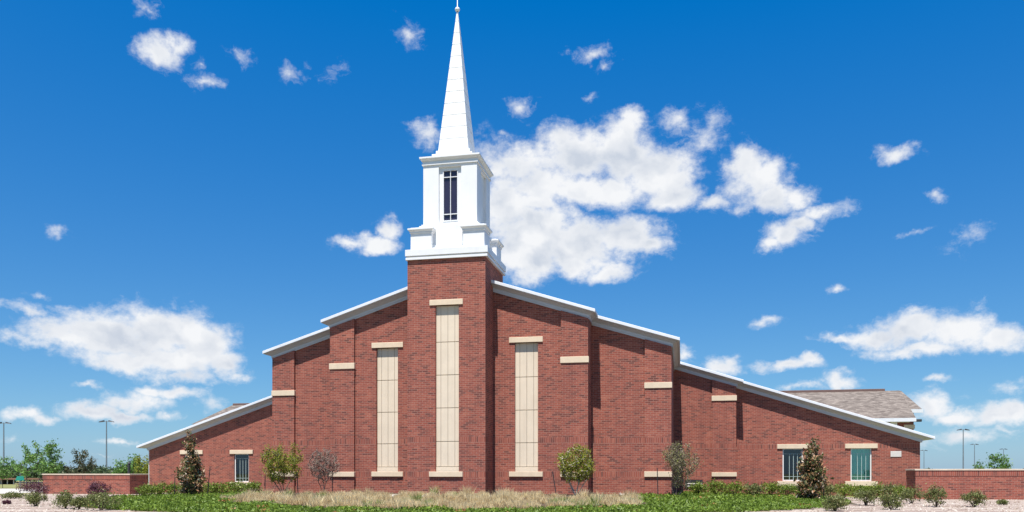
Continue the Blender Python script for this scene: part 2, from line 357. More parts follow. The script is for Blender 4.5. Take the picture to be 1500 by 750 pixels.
def ground_mat(name, stops, scale, scale2=.08, c2=None, bd=.05, voro=None):
    m, nt, b = newmat(name); g = nt.nodes.new('ShaderNodeNewGeometry')
    n = nz(nt, g.outputs['Position'], scale, 8, .7); o = ramp(nt, n, stops)
    if voro:
        v = nt.nodes.new('ShaderNodeTexVoronoi'); v.inputs['Scale'].default_value = voro; nt.links.new(g.outputs['Position'], v.inputs['Vector'])
        sepc = nt.nodes.new('ShaderNodeSeparateColor'); nt.links.new(v.outputs['Color'], sepc.inputs[0])
        o = mixc(nt, .55, o, ramp(nt, sepc.outputs[0], stops))
        bump(nt, b, mth(nt, 'SUBTRACT', 1, v.outputs['Distance']), .9, bd)
    else: bump(nt, b, n, .8, bd)
    if c2:
        n2 = nz(nt, g.outputs['Position'], scale2, 5, .6)
        o = mixc(nt, ramp(nt, n2, [(.42, (0,0,0)), (.62, (1,1,1))]), o, c2)
    nt.links.new(o, b.inputs['Base Color']); b.inputs['Roughness'].default_value = .95; b.inputs['Specular IOR Level'].default_value = .1
    return m
M['field'] = ground_mat('field_grass', [(.3,(.10,.12,.035)),(.5,(.17,.19,.06)),(.7,(.27,.25,.11))], 1.5, .03, (.23,.21,.10))
M['gravel'] = ground_mat('crushed_stone', [(.25,(.21,.155,.125)),(.45,(.36,.29,.24)),(.65,(.48,.41,.35)),(.85,(.60,.545,.48))], 6, .6, (.25,.185,.155), .04, voro=11)
M['soil'] = ground_mat('soil', [(.3,(.05,.04,.028)),(.6,(.11,.08,.055)),(.8,(.17,.13,.09))], 6, bd=.03)
M['asphalt'] = ground_mat('asphalt', [(.3,(.045,.045,.047)),(.7,(.075,.073,.07))], 8, bd=.005)
M['stone_chip'] = leaf_mat('stone_chip', [(0,(.16,.115,.09)),(.4,(.31,.25,.20)),(.8,(.44,.38,.325)),(1,(.53,.485,.43))], 0, .9, .1)

# ------------------------------------------------------------------ ground
def zground(x, y):
    x = np.asarray(x, float); y = np.asarray(y, float)
    r = np.sqrt((x/21.5)**2 + (np.minimum(y-2, 0)/17.0)**2)
    t = np.clip((1.05 - r)/.8, 0, 1); t = t*t*(3-2*t)
    fall = np.clip((80 - y)/20, 0, 1)
    return -.35 + .35*t*fall
def zg(x, y): return float(zground(x, y))
gx = np.concatenate([[-4000,-2000,-1000,-500,-250,-150,-100,-75], np.arange(-60, 61, 1.0), [75,100,150,250,500,1000,2000,4000]])
gy = np.concatenate([[-600,-300,-150,-80], np.arange(-60, 41, 1.0), [60,75,80,100,150,250,500,1000,2000,5000]])
def sheet(name, mat, keep, dz, label_kind=True):
    X, Y = np.meshgrid(gx, gy); Z = zground(X, Y) + dz
    nx_, ny_ = len(gx), len(gy); idx = {}; vs = []; fs = []
    def vid(i, j):
        k = (i, j)
        if k not in idx: idx[k] = len(vs); vs.append((X[j, i], Y[j, i], Z[j, i]))
        return idx[k]
    for j in range(ny_-1):
        for i in range(nx_-1):
            cx_, cy_ = (gx[i]+gx[i+1])/2, (gy[j]+gy[j+1])/2
            if keep(cx_, cy_): fs.append((vid(i,j), vid(i+1,j), vid(i+1,j+1), vid(i,j+1)))
    me = bpy.data.meshes.new(name); me.from_pydata(vs, [], fs); me.update(); me.shade_smooth()
    o = link(name, me, mat); tag(o, kind='structure'); return o
def in_bed(x, y, k=1.0): return (x/21.5)**2 + ((min(y, 4)-4)/20.0)**2 < k*k and y < 16
sheet('ground', M['field'], lambda x, y: True, 0)
sheet('gravel_bed', M['gravel'], lambda x, y: (-33 < x < 60 and -34 < y < 12) or (-36 < x < 60 and -34 < y < 2), .012)
sheet('planting_soil', M['soil'], lambda x, y: in_bed(x, y, .98), .024)
mb = MB(); mb.box(-140, -36.2, 3.2, 24, -.6, -.325); mb.build('driveway', M['concrete'], bevel=.01)['kind'] = 'structure'
mb = MB(); mb.box(-400, -60, 62, 72, -.6, -.335); mb.build('road', M['asphalt'])['kind'] = 'structure'

# ------------------------------------------------------------------ the church
church = empty('church'); tag(church, 'large red brick church with a white steeple, stepped shed roofs and cream stone panels', 'church')
Y1, Y2, Y3, Y4, YB = 1.9, 3.4, 14.5, 15.5, 32.0
def wall(name, x0, x1, y, zfn, openings, mat, th=.35, zb=-.8, parent=church):
    xs = sorted({x0, x1} | {v for o in openings for v in (o[0], o[1])}); b = MB()
    for a, c in zip(xs[:-1], xs[1:]):
        hit = [o for o in openings if o[0] <= a + 1e-6 and o[1] >= c - 1e-6]
        if hit:
            o = hit[0]
            b.prism_y([(a, zb), (c, zb), (c, o[2]), (a, o[2])], y, y+th)
            b.prism_y([(a, o[3]), (c, o[3]), (c, zfn(c)), (a, zfn(a))], y, y+th)
        else: b.prism_y([(a, zb), (c, zb), (c, zfn(c)), (a, zfn(a))], y, y+th)
    return b.build(name, mat, parent)
S = .32
z1 = lambda x: 11.32 - S*(abs(x) - 2.35)
z2 = lambda x: 8.2 + .31*(12 - abs(x))
z3 = lambda x: 7.02 + S*(16.15 - abs(x))
z4r = lambda x: 3.25 + .324*(27.95 - abs(x))
z4l = lambda x: 3.02 + .326*(29.2 - abs(x))
# tower
P0 = (-.60, .72, 1.26, 10.33)
wall('tower_wall', -2.2, 2.2, 0, lambda x: 12.9, [P0], M['brick'], th=.5)
mb = MB(); mb.box(-2.2, -1.75, .5, 4.4, -.8, 12.9); mb.box(1.75, 2.2, .5, 4.4, -.8, 12.9); mb.box(-1.75, 1.75, 3.9, 4.4, -.8, 12.9); mb.build('tower_wall', M['brick'], church)
def stone(name, x0, x1, y, z0, z1, out=.06, parent=church, mat='limestone', back=.12):
    b = MB(); b.box(x0, x1, y-out, y+back, z0, z1); return b.build(name, M[mat], parent, bevel=.012)
def panel(x0, x1, z0, z1, y, rows, foot):
    """recessed precast panels: the body, with the joints open between the slabs"""
    w = x1 - x0; cuts = [0, .20, .5, .80, 1]; g = .014
    zs = [z0, foot] + rows + [z1]
    root = MB(); root.box(x0, x1, y+.26, y+.34, z0, z1); r = root.build('panel_backing', M['joint'], church)
    for k in range(len(zs)-1):
        b = MB()
        if k == 0: b.box(x0+.003, x1-.003, y+.12, y+.26, zs[0], zs[1]-.010)
        else:
            for a, c in zip(cuts[:-1], cuts[1:]):
                b.box(x0+w*a+(g/2 if a else .003), x0+w*c-(g/2 if c < 1 else .003), y+.15, y+.26, zs[k]+.016, zs[k+1]-.016)
        b.build('stone_panel', M['panel'], church, bevel=.006)
panel(P0[0], P0[1], P0[2], P0[3], 0, [2.91, 4.74, 6.54, 8.34], 1.53)
stone('lintel', -.93, .95, 0, 10.33, 10.63); stone('sill', -.95, .95, 0, .98, 1.26, .09)
def buttress(xa, xb, y, zfn, mat, out=.16):
    b = MB(); b.prism_y([(xa, -.8), (xb, -.8), (xb, zfn(xb)), (xa, zfn(xa))], y-out, y-.001+.0); return b.build('buttress', mat, church)
PROF = [(0, -.02), (.07, -.02), (.07, .06), (.10, .065), (.10, .19), (.13, .20), (.36, .335), (.40, .34), (.48, .375), (.48, .40), (.51, .40), (.51, .545), (.49, .56), (0, .565)]
def trim(xin, xw, y, yb, zfn, ox, sx):
    """moulded rake along the wall top, mitred round the corner into the side eave"""
    n = len(PROF); vs = []; k = ox/.51
    slope = (zfn(xw) - zfn(xw + sx)) ; 
    for (o, z) in PROF: vs.append((xin, y-o, zfn(xin)+z))
    for (o, z) in PROF: vs.append((xw + sx*o*k, y-o, zfn(xw) - slope*o*k + z))
    for (o, z) in PROF: vs.append((xw + sx*o*k, yb, zfn(xw) - slope*o*k + z))
    fs = []
    for s_ in (0, n):
        for i in range(n): fs.append((s_+i, s_+(i+1)%n, s_+n+(i+1)%n, s_+n+i))
    fs += [list(range(n)), list(range(3*n-1, 2*n-1, -1))]
    b = MB(); b.poly(vs, fs); o = b.build('roof_trim', [M['trim'], M['trim_shade']], church)
    for p_ in o.data.polygons:                       # shade under the metal edge is put into the moulding's colour
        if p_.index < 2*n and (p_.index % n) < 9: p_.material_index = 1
    return o
def roof(xa, xb, y, yb, zfn, name='roof'):
    b = MB(); p = [(xa, zfn(xa)+.40), (xb, zfn(xb)+.40), (xb, zfn(xb)+.55), (xa, zfn(xa)+.55)]
    b.prism_y(p, y-.40, yb); return b.build(name, M['shingle'], church)
for sx in (-1, 1):
    m4 = M['brick_wing_r'] if sx > 0 else M['brick_wing_l']; z4 = z4r if sx > 0 else z4l
    def srt(a, b): return (min(a*sx, b*sx), max(a*sx, b*sx))
    # first section beside the tower
    o = srt(3.43, 4.74)
    zt = 8.46 if sx > 0 else 8.41
    wall('brick_wall', *srt(2.2, 7.55), Y1, z1, [(o[0], o[1], 1.26, zt)], M['brick'])
    panel(o[0], o[1], 1.26, zt, Y1, [2.87, 4.70, 6.55], 1.53)
    a = srt(3.11, 5.02); stone('lintel', *a, Y1, zt, zt+.3); stone('sill', *a, Y1, .98, 1.26, .09)
    a = srt(6.05, 7.55)
    b_ = MB(); b_.prism_y([(a[0], -.8), (a[1], -.8), (a[1], z1(a[1])), (a[0], z1(a[0]))], Y1-.15, Y1-.002); b_.build('buttress', M['brick'], church)
    a2 = srt(6.02, 7.59); stone('stone_band', *a2, Y1-.15, 7.23, 7.57, .05, back=.2); stone('stone_band', *a2, Y1-.15, .97, 1.25, .08, back=.2)
    mb = MB(); mb.box(*srt(7.2, 7.55), Y1+.35, YB, -.8, z1(7.55)-.002); mb.build('side_wall', M['brick'], church)
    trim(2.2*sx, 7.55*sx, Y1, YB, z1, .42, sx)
    # second section
    wall('brick_wall', *srt(7.553, 12.0), Y2, z2, [], M['brick'])
    a = srt(10.55, 12.0)
    b_ = MB(); b_.prism_y([(a[0], -.8), (a[1], -.8), (a[1], z2(a[1])), (a[0], z2(a[0]))], Y2-.15, Y2-.002); b_.build('buttress', M['brick'], church)
    a2 = srt(10.52, 12.04); stone('stone_band', *a2, Y2-.15, 5.9, 6.22, .05, back=.2); stone('stone_band', *a2, Y2-.15, .97, 1.27, .08, back=.2)
    mb = MB(); mb.box(*srt(11.65, 12.0), Y2+.35, YB, -.8, z2(12)-.002); mb.build('side_wall', M['brick'], church)
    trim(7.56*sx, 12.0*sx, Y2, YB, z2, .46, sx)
    roof(*srt(7.3, 12.4), Y2, YB, z2)
    # third, set far back
    wall('brick_wall', *srt(12.003, 16.15), Y3, z3, [] , M['brick'])
    a = srt(14.57, 16.15)
    b_ = MB(); b_.prism_y([(a[0], -.8), (a[1], -.8), (a[1], z3(a[1])), (a[0], z3(a[0]))], Y3-.15, Y3-.002); b_.build('buttress', M['brick'], church)
    a2 = srt(14.54, 16.19); stone('stone_band', *a2, Y3-.15, 6.07, 6.42, .05, back=.2); stone('stone_band', *a2, Y3-.15, .94, 1.22, .08, back=.2)
    mb = MB(); mb.box(*srt(15.8, 16.15), Y3+.35, YB, -.8, z3(16.15)-.002); mb.build('side_wall', M['brick'], church)
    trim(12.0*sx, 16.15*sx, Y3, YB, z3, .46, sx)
    roof(*srt(11.8, 16.55), Y3, YB, z3)
    # low outer wing with windows
    xe = 27.95 if sx > 0 else 29.2
    if sx > 0: wins = [(19.28, 20.60, .64, 2.83), (23.64, 24.96, .64, 2.83)]
    else: wins = [(-21.73, -20.48, .47, 2.66), (-26.07, -24.80, .47, 2.66)]
    wall('wing_wall', *srt(16.153, xe), Y4, z4, wins, m4)
    mb = MB(); mb.box(*srt(xe-.35, xe), Y4+.35, YB, -.8, z4(xe)-.002); mb.box(*srt(.0, xe-.36), YB-.3, YB, -.8, z4(xe)); mb.build('rear_wall', m4, church)
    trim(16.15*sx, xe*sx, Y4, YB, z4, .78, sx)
    roof(*srt(16.0, xe+.72), Y4, YB, z4)
    for wi, (xa, xb, za, zb_) in enumerate(wins):
        stone('lintel', xa-.36, xb+.36, Y4, zb_, zb_+.31, .07); stone('sill', xa-.36, xb+.36, Y4, za-.33, za-.01, .10)
        yf = Y4+.10; fr = MB(); t = .075
        fr.box(xa+.002, xa+t, yf, yf+.1, za, zb_-.002); fr.box(xb-t, xb-.002, yf, yf+.1, za, zb_-.002)
        fr.box(xa+t, xb-t, yf, yf+.1, za, za+t); fr.box(xa+t, xb-t, yf, yf+.1, zb_-.05, zb_-.002)
        f = fr.build('window', M['frame'], church)
        gl = MB(); gl.box(xa+t, xb-t, yf+.055, yf+.062, za+t, zb_-.05)
        teal = (sx > 0 and wi == 1) or (sx < 0 and wi == 1)
        gl.build('glass', M['glass'] if teal else M['glass_dark'], f)
        mu = MB(); w = xb-xa; h = zb_-za
        for fx in (.34, .54, .74): mu.box(xa+w*fx-.012, xa+w*fx+.012, yf+.03, yf+.05, za+t, zb_-.36)
        for fz in (za+.30, zb_-.35): mu.box(xa+t, xb-t, yf+.028, yf+.048, fz-.010, fz+.010)
        mu.build('muntin', M['muntin_light'], f)
        if teal:
            cu = MB(); n_ = 40
            for i in range(n_):
                u0, u1 = xa-.1+(w+.2)*i/n_, xa-.1+(w+.2)*(i+1)/n_
                q0, q1 = yf+.13+.025*math.sin(i*1.3), yf+.13+.025*math.sin((i+1)*1.3)
                cu.poly([(u0,q0,za-.1),(u1,q1,za-.1),(u1,q1,zb_+.1),(u0,q0,zb_+.1),(u0,q0+.02,za-.1),(u1,q1+.02,za-.1),(u1,q1+.02,zb_+.1),(u0,q0+.02,zb_+.1)],
                        [(0,1,2,3),(7,6,5,4)])
            cu.build('curtain', M['curtain'], f, fix=False)
        else:
            cu = MB(); cu.box(xa-.3, xb+.3, yf+1.6, yf+1.7, za-.3, zb_+.3); cu.build('dark_interior', M['room'], f)
mb = MB(); mb.prism_y([(-7.9, z1(7.9)+.42), (0, z1(0)+.42), (7.9, z1(7.9)+.42), (7.9, z1(7.9)+.55), (0, z1(0)+.55), (-7.9, z1(7.9)+.55)], 4.45, YB); mb.build('roof', M['shingle'], church)
for s_ in (-1, 1):
    mb = MB(); mb.prism_y([(s_*2.2, z1(2.2)+.40), (s_*7.9, z1(7.9)+.40), (s_*7.9, z1(7.9)+.55), (s_*2.2, z1(2.2)+.55)], Y1-.40, 4.45); mb.build('roof', M['shingle'], church)
# details on the wings
mb = MB(); mb.box(26.13, 26.80, Y4-.03, Y4, 2.25, 2.63); mb.build('plaque', M['plaque'], church, bevel=.01)
mb = MB(); mb.box(12.78, 13.95, Y3-.03, Y3-.001, .15, .72); vt = mb.build('vent', M['dark'], church)
mb = MB()
for z in (.30, .46): mb.poly([(12.84,Y3-.10,z-.02),(13.89,Y3-.10,z-.02),(13.89,Y3-.035,z+.015),(12.84,Y3-.035,z+.015),(12.84,Y3-.10,z-.04),(13.89,Y3-.10,z-.04),(13.89,Y3-.035,z-.01),(12.84,Y3-.035,z-.01)],
    [(0,1,2,3),(7,6,5,4),(0,4,5,1),(1,5,6,2),(2,6,7,3),(3,7,4,0)])
mb.build('vent_louvre', M['plaque'], vt)
# downspout at the far left corner, small roof pipes
mb = MB(); mb.box(-29.32, -29.2, Y4+.1, Y4+.2, -.3, 2.95); mb.build('downspout', M['trim'], church)
for (x, y, z) in ((14.6, Y3+4, z3(14.6)+.57), (-24.6, Y4+2.2, z4l(24.6)+.57)):
    mb = MB(); mb.tube((x, y, z-.1), (x, y, z+.35), .05, .05, 8); mb.tube((x, y, z+.35), (x, y, z+.42), .11, .02, 8); mb.build('vent_pipe', M['post'], church)

# rear wings of the church that rise over the outer wing roofs
def rear(sx, xr0, xr1, xe_, yr, ye, zr, ze, far):
    """shingled roof plane sloping towards the front, ridge at yr, eave at ye"""
    b = MB(); xl = xr0
    b.poly([(xl, ye, ze), (xe_, ye, ze), (xr1, yr, zr), (xl, yr, zr), (xl, ye, ze-.2), (xe_, ye, ze-.2), (xr1, yr, zr-.2), (xl, yr, zr-.2),
            (xl, 2*yr-ye, ze), (xe_, 2*yr-ye, ze)],
           [(0,1,2,3),(4,7,6,5),(0,4,5,1),(1,5,6,2),(0,3,7,4),(3,2,9,8),(1,9,2)])
    return b.build('rear_roof', M['shingle'], church)
def up(px, py, Y):
    a = (px-750)/F_PX; t = (Y-CAMY)/(cT+a*sT); return CAMX+t*(-sT+a*cT), EYE+t*(HOR-py)/F_PX
# right
ye, yr = 36.0, 44.5
xe2, ze2 = up(1342, 612.5, ye); xr2, zr2 = up(1318, 572, yr); xl2, _ = up(1130, 572, yr)
rear(1, xl2, xr2, xe2, yr, ye, zr2, ze2, 0)
mb = MB(); mb.box(xl2, xe2-.02, ye-.14, ye-.002, ze2-.30, ze2+.02); mb.box(xl2, xe2-.5, ye-.002, ye+.5, ze2-.34, ze2-.21); mb.build('rear_roof_trim', M['trim'], church)
mb = MB(); mb.box(xl2, xe2-.75, ye+.55, ye+1.0, -.5, ze2-.25); mb.box(xe2-1.2, xe2-.75, ye+1.0, yr+6, -.5, ze2-.25); mb.build('rear_wall', M['brick_wing_r'], church)
xa_, _ = up(1324, 612, ye+.5); xb_, zz1 = up(1340, 622, ye+.5); _, zz0 = up(1340, 628, ye+.5)
stone('lintel', xa_, xb_, ye+.5, zz0, zz1, .06)
mb = MB(); xq, zq = up(1316, 618, ye); xq1, zq1 = up(1306, 628, ye); mb.box(xq1, xq, ye+.40, ye+.52, zq1-1, zq); mb.build('rear_window', M['frame'], church)
# parapet-like ridge flashing
xp0, zp0 = up(1140, 571.5, yr); xp1, zp1 = up(1296, 569.5, yr)
mb = MB(); mb.box(xl2, xp1, yr-.12, yr+.12, zr2-.08, zr2+.20); mb.build('ridge_vent', M['brown'], church, bevel=.02)
# higher hipped block behind, right end
y5 = 48.0; xh, zh = up(1320, 572.5, y5+6); xe5, ze5 = up(1351, 599.5, y5); xc5, _ = up(1285, 600, y5)
mb = MB(); mb.poly([(xc5, y5, ze5), (xe5, y5, ze5), (xe5, y5+12, ze5), (xc5, y5+12, ze5), (xc5, y5+6, zh), (xh, y5+6, zh)],
    [(0,1,5,4), (1,2,5), (2,3,4,5), (0,4,3), (0,3,2,1)]); mb.build('rear_roof', M['shingle'], church)
mb = MB(); mb.box(xc5, xe5+.04, y5-.12, y5-.002, ze5-.35, ze5+.02); mb.build('rear_roof_trim', M['trim'], church)
xw5, _ = up(1338.5, 605, y5+.6); mb = MB(); mb.box(xc5, xw5, y5+.6, y5+10, -.5, ze5-.2); mb.build('rear_wall', M['brick_wing_r'], church)
xg0, zg0 = up(1341, 617.5, ye); xg1, zg1 = up(1352, 613.5, ye); mb = MB(); mb.box(xg0, xg1, ye+.3, ye+.55, zg0, zg1); mb.build('scupper', M['dark'], church, bevel=.03)
# left
xr3, zr3 = up(345, 593.5, yr); xe3, ze3 = up(280, 621.5, ye)
xin = up(480, 600, yr)[0]
mb = MB(); mb.poly([(xin, ye, ze3), (xe3, ye, ze3), (xr3-.4, yr, zr3), (xin, yr, zr3), (xin, 2*yr-ye, ze3), (xe3, 2*yr-ye, ze3)],
    [(0,1,2,3), (3,2,5,4), (1,5,2), (0,4,5,1)]); mb.build('rear_roof', M['shingle'], church)
mb = MB(); mb.box(xr3-.3, xr3+7, yr-.12, yr+.12, zr3-.05, zr3+.20); mb.build('ridge_vent', M['brown'], church, bevel=.02)
mb = MB(); mb.box(xe3+.6, xin, ye+.5, yr+7, -.5, ze3-.02); mb.build('rear_wall', M['brick_wing_l'], church)

# ------------------------------------------------------------------ steeple
stp = empty('steeple'); stp.parent = church
SC = (0.03, 2.2)
def sq(b, h, z0, z1, h1=None): b.frust(SC[0], SC[1], h, h if h1 is None else h1, z0, z1)
mb = MB(); sq(mb, 2.31, 12.86, 12.99); sq(mb, 2.24, 12.99, 13.07); sq(mb, 2.33, 13.07, 13.42); mb.build('steeple_base', M['white'], stp, bevel=.008)
for qx in (-1, 1):
    for qy in (-1, 1):
        cx_, cy_ = SC[0]+qx*1.49, SC[1]+qy*1.49; b = MB()
        b.frust(cx_, cy_, .60, .60, 13.422, 14.36); b.frust(cx_, cy_, .64, .64, 14.36, 14.44); b.frust(cx_, cy_, .64, .72, 14.44, 14.54); b.frust(cx_, cy_, .74, .74, 14.54, 14.62); b.frust(cx_, cy_, .60, .60, 14.62, 14.68)
        b.build('corner_pedestal', M['white'], stp, bevel=.006)
mb = MB(); sq(mb, 1.86, 13.422, 13.72); sq(mb, 1.72, 13.72, 14.86); sq(mb, 1.62, 14.86, 14.96); mb.build('steeple_plinth', M['white'], stp, bevel=.006)
# lantern: four corner piers, four recessed panels, heads
H = 1.54; mb = MB(); pw = .90
for qx in (-1, 1):
    for qy in (-1, 1): mb.frust(SC[0]+qx*(H-pw/2), SC[1]+qy*(H-pw/2), pw/2, pw/2, 14.96, 18.12)
sq(mb, H-.005, 18.12, 18.25)
mb.build('lantern_pier', M['white'], stp, bevel=.008)
def rotq(q, x, y): # panel local frame (x along face, y outward) -> world
    for _ in range(q): x, y = -y, x
    return x, y
for q in range(4):
    def bx(b, xa, xb, ya, yb, za, zb_, mi=0):
        c = [rotq(q, x, y) for x, y in ((xa, ya), (xb, yb))]
        x0, x1 = sorted((c[0][0], c[1][0])); y0, y1 = sorted((c[0][1], c[1][1]))
        b.box(SC[0]+x0, SC[0]+x1, SC[1]+y0, SC[1]+y1, za, zb_, mi)
    g_ = H - .13; r_ = H - pw
    b = MB()
    bx(b, -r_, -.44, -g_, -g_+.2, 14.96, 18.12); bx(b, .44, r_, -g_, -g_+.2, 14.96, 18.12)
    bx(b, -.44, .44, -g_, -g_+.2, 14.96, 15.13); bx(b, -.44, .44, -g_, -g_+.2, 17.97, 18.12)
    b.build('lantern_panel', M['white'], stp)
    if q % 2:                                        # blank recessed panels on the two sides
        b = MB(); bx(b, -.44, .44, -g_+.012, -g_+.1, 15.13, 17.97); b.build('blank_panel', M['white'], stp); continue
    b = MB(); y_ = -g_-.03; y2_ = -g_+.04
    bx(b, -.44, -.385, y_, y2_, 15.13, 17.97); bx(b, .385, .44, y_, y2_, 15.13, 17.97); bx(b, -.385, .385, y_, y2_, 15.13, 15.18); bx(b, -.385, .385, y_, y2_, 17.92, 17.97)
    bx(b, -.017, .017, y_+.01, y2_-.005, 15.18, 17.92); bx(b, -.385, -.017, y_+.01, y2_-.005, 15.50, 15.54); bx(b, .017, .385, y_+.01, y2_-.005, 15.50, 15.54)
    bx(b, -.385, -.017, y_+.01, y2_-.005, 17.55, 17.59); bx(b, .017, .385, y_+.01, y2_-.005, 17.55, 17.59)
    bx(b, -.385, .385, -g_+.05, -g_+.07, 15.18, 17.92, 1)
    b.build('belfry_window', [M['white'], M['belfry']], stp)
mb = MB(); sq(mb, 1.60, 18.25, 18.36); sq(mb, 1.56, 18.36, 18.47); sq(mb, 1.58, 18.47, 18.60, 1.70); sq(mb, 1.72, 18.60, 18.69); mb.build('steeple_cornice', M['white'], stp, bevel=.006)
mb = MB(); sq(mb, 1.16, 18.69, 19.02); sq(mb, .98, 19.02, 19.26); mb.build('spire_step', M['white'], stp, bevel=.006)
mb = MB(); zb0, zap, hb = 19.26, 27.62, .86
edges = [zb0] + [19.98 + .695*i for i in range(11)] + [27.45]
for a_, c_ in zip(edges[:-1], edges[1:]):
    ha = hb*(zap-a_)/(zap-zb0); hc = hb*(zap-c_)/(zap-zb0)
    sq(mb, ha+.022, a_, c_-.03, hc+.022)
    sq(mb, hc-.005, c_-.03, c_, hc-.005)
mb.build('spire', M['white'], stp)
mb = MB(); pr_ = [(0, 27.38), (.05, 27.40), (.05, 27.50)] + [(.005+.135*math.sin(t), 27.62-.135*math.cos(t)) for t in [i*math.pi/10 for i in range(1, 10)]] + [(.022, 27.76), (.018, 28.4), (0, 28.42)]
mb.lathe(SC[0], SC[1], pr_, 16); mb.build('finial', M['white'], stp, smooth=True)

# ------------------------------------------------------------------ free-standing garden walls
def at(px, t):
    a = (px-750)/F_PX; return CAMX+t*(-sT+a*cT), CAMY+t*(cT+a*sT)
YG = 8.7
for (pxc, pxe, sx, ztop, mt, lab) in ((1341, 1640, 1, 1.42, M['brick_garden_r'], 'low red brick wall with stone coping right of the church, beyond its right corner'),
                                (190, 63, -1, 1.12, M['brick_garden_l'], 'low red brick wall with stone coping left of the church, purple shrub before it')):
    xc_ = up(pxc, 700, YG)[0]; xe_ = up(pxe, 700, YG)[0]
    g0 = empty('garden_wall', (xc_, YG, -.35)); tag(g0, lab, 'wall', 'low brick walls flanking the church')
    x0, x1 = sorted((xc_, xe_))
    def gb(name, boxes, mat, bev=0):
        b = MB()
        for bb in boxes: b.box(bb[0]-xc_, bb[1]-xc_, bb[2]-YG, bb[3]-YG, bb[4]+.35, bb[5]+.35)
        return b.build(name, mat, g0, bevel=bev)
    rl = 2.0; wt = .35; r0, r1 = (xc_, xc_+wt) if sx > 0 else (xc_-wt, xc_)
    zs_ = ztop-.09; zsol = zs_-.31
    gb('brick_wall', [(x0, x1, YG, YG+wt, -1, zsol), (r0, r1, YG+wt, YG+rl, -1, zsol)], mt)
    gb('soldier_course', [(x0-.015, x1+.015, YG-.018, YG+wt+.018, zsol, zs_), (r0-.015, r1+.015, YG+wt+.02, YG+rl+.01, zsol, zs_)], mt)
    gb('coping', [(x0-.05, x1+.05, YG-.05, YG+wt+.05, zs_, ztop), (r0-.05, r1+.05, YG+wt+.053, YG+rl+.05, zs_, ztop)], M['coping'], .012)

# ------------------------------------------------------------------ vegetation tools
def quads(name, P, A, B, hue, mat, parent=None, loc=(0,0,0)):
    """leaf blades: centre P, half-axes A (length) and B (width); pointed rhombs"""
    n = len(P); V = np.empty((n, 4, 3)); V[:,0] = P-A; V[:,1] = P+B-.15*A; V[:,2] = P+A; V[:,3] = P-B-.15*A
    me = bpy.data.meshes.new(name); me.vertices.add(4*n); me.vertices.foreach_set('co', V.reshape(-1).astype(np.float32))
    me.loops.add(4*n); me.loops.foreach_set('vertex_index', np.arange(4*n, dtype=np.int32))
    me.polygons.add(n); me.polygons.foreach_set('loop_start', np.arange(0, 4*n, 4, dtype=np.int32)); me.polygons.foreach_set('loop_total', np.full(n, 4, dtype=np.int32))
    at_ = me.attributes.new('hue', 'FLOAT', 'POINT'); at_.data.foreach_set('value', np.repeat(np.clip(hue, 0, 1), 4).astype(np.float32))
    me.update(calc_edges=True); return link(name, me, mat, parent, loc)
def leaves(P, size, aspect=.5, up_bias=.3, jitter=.35):
    n = len(P); A = rng.normal(size=(n, 3)); A[:,2] += up_bias; A /= np.linalg.norm(A, axis=1)[:,None]
    B = np.cross(A, rng.normal(size=(n, 3))); B /= np.linalg.norm(B, axis=1)[:,None]+1e-9
    s = size*(1+jitter*rng.normal(size=n)).clip(.35, 2); return A*s[:,None]*.5, B*(s*aspect)[:,None]*.5
def envelope(kind, n, h, r, base):
    """random targets inside a crown; h crown height, r radius, base height of crown bottom"""
    out = []
    while len(out) < n:
        p = rng.uniform(-1, 1, 3)
        if kind == 'cone':
            t = (p[2]+1)/2; rr = (1-t)**.6*.92+.08; rr *= min(1, .7+1.5*t)
            if p[0]**2+p[1]**2 < rr*rr: out.append((p[0]*r, p[1]*r, base+t*h))
        elif kind == 'ball':
            if (p**2).sum() < 1: out.append((p[0]*r, p[1]*r, base+(p[2]+1)/2*h))
        elif kind == 'vase':
            t = (p[2]+1)/2; rr = .35+.75*t if t < .7 else .875-(t-.7)*1.2
            if p[0]**2+p[1]**2 < rr*rr: out.append((p[0]*r, p[1]*r, base+t*h))
    return np.array(out)
def skeleton(targets, starts, lift=.25):
    nodes = [np.array(s, float) for s in starts]; par = list(range(-1, len(starts)-1)); 
    order = np.argsort(np.linalg.norm(targets - nodes[-1], axis=1))
    for k in order:
        t = targets[k]; NP = np.array(nodes); d = np.linalg.norm(NP - t, axis=1) + np.where(NP[:,2] > t[2]-.02, .5, 0)
        d[0] += 3; j = int(np.argmin(d)); p = nodes[j]; mid = (p+t)/2 + rng.normal(size=3)*.06*np.linalg.norm(t-p); mid[2] -= lift*.15*np.linalg.norm(t-p)
        nodes.append(mid); par.append(j); nodes.append(t); par.append(len(nodes)-2)
    cnt = np.ones(len(nodes))
    for i in range(len(nodes)-1, 0, -1):
        if par[i] >= 0: cnt[par[i]] += cnt[i]*.6
    return nodes, par, cnt
def wood(nodes, par, cnt, r0, name, mat, parent, mb=None, done=True, rmin=.004):
    mb = mb or MB(); mx_ = cnt.max()
    rad = np.maximum(r0*(cnt/mx_)**.5, rmin)
    for i in range(1, len(nodes)):
        if par[i] < 0: continue
        mb.tube(nodes[par[i]], nodes[i], min(rad[par[i]], rad[i]*1.7), rad[i], 6 if rad[i] > .015 else 4, caps=False)
    if done: return mb.build(name, mat, parent, fix=False, smooth=True)
    return mb
def shrink_gap(P, freq, keep, seed):
    """clumpy crown: drop points where a smooth random field is low"""
    ph = np.random.default_rng(seed).uniform(0, 6.28, (6, 3)); k = np.random.default_rng(seed+1).normal(size=(6, 3))*freq
    f = sum(np.sin(P @ k[i] + ph[i,0]) for i in range(6))/6
    return f > np.quantile(f, 1-keep)
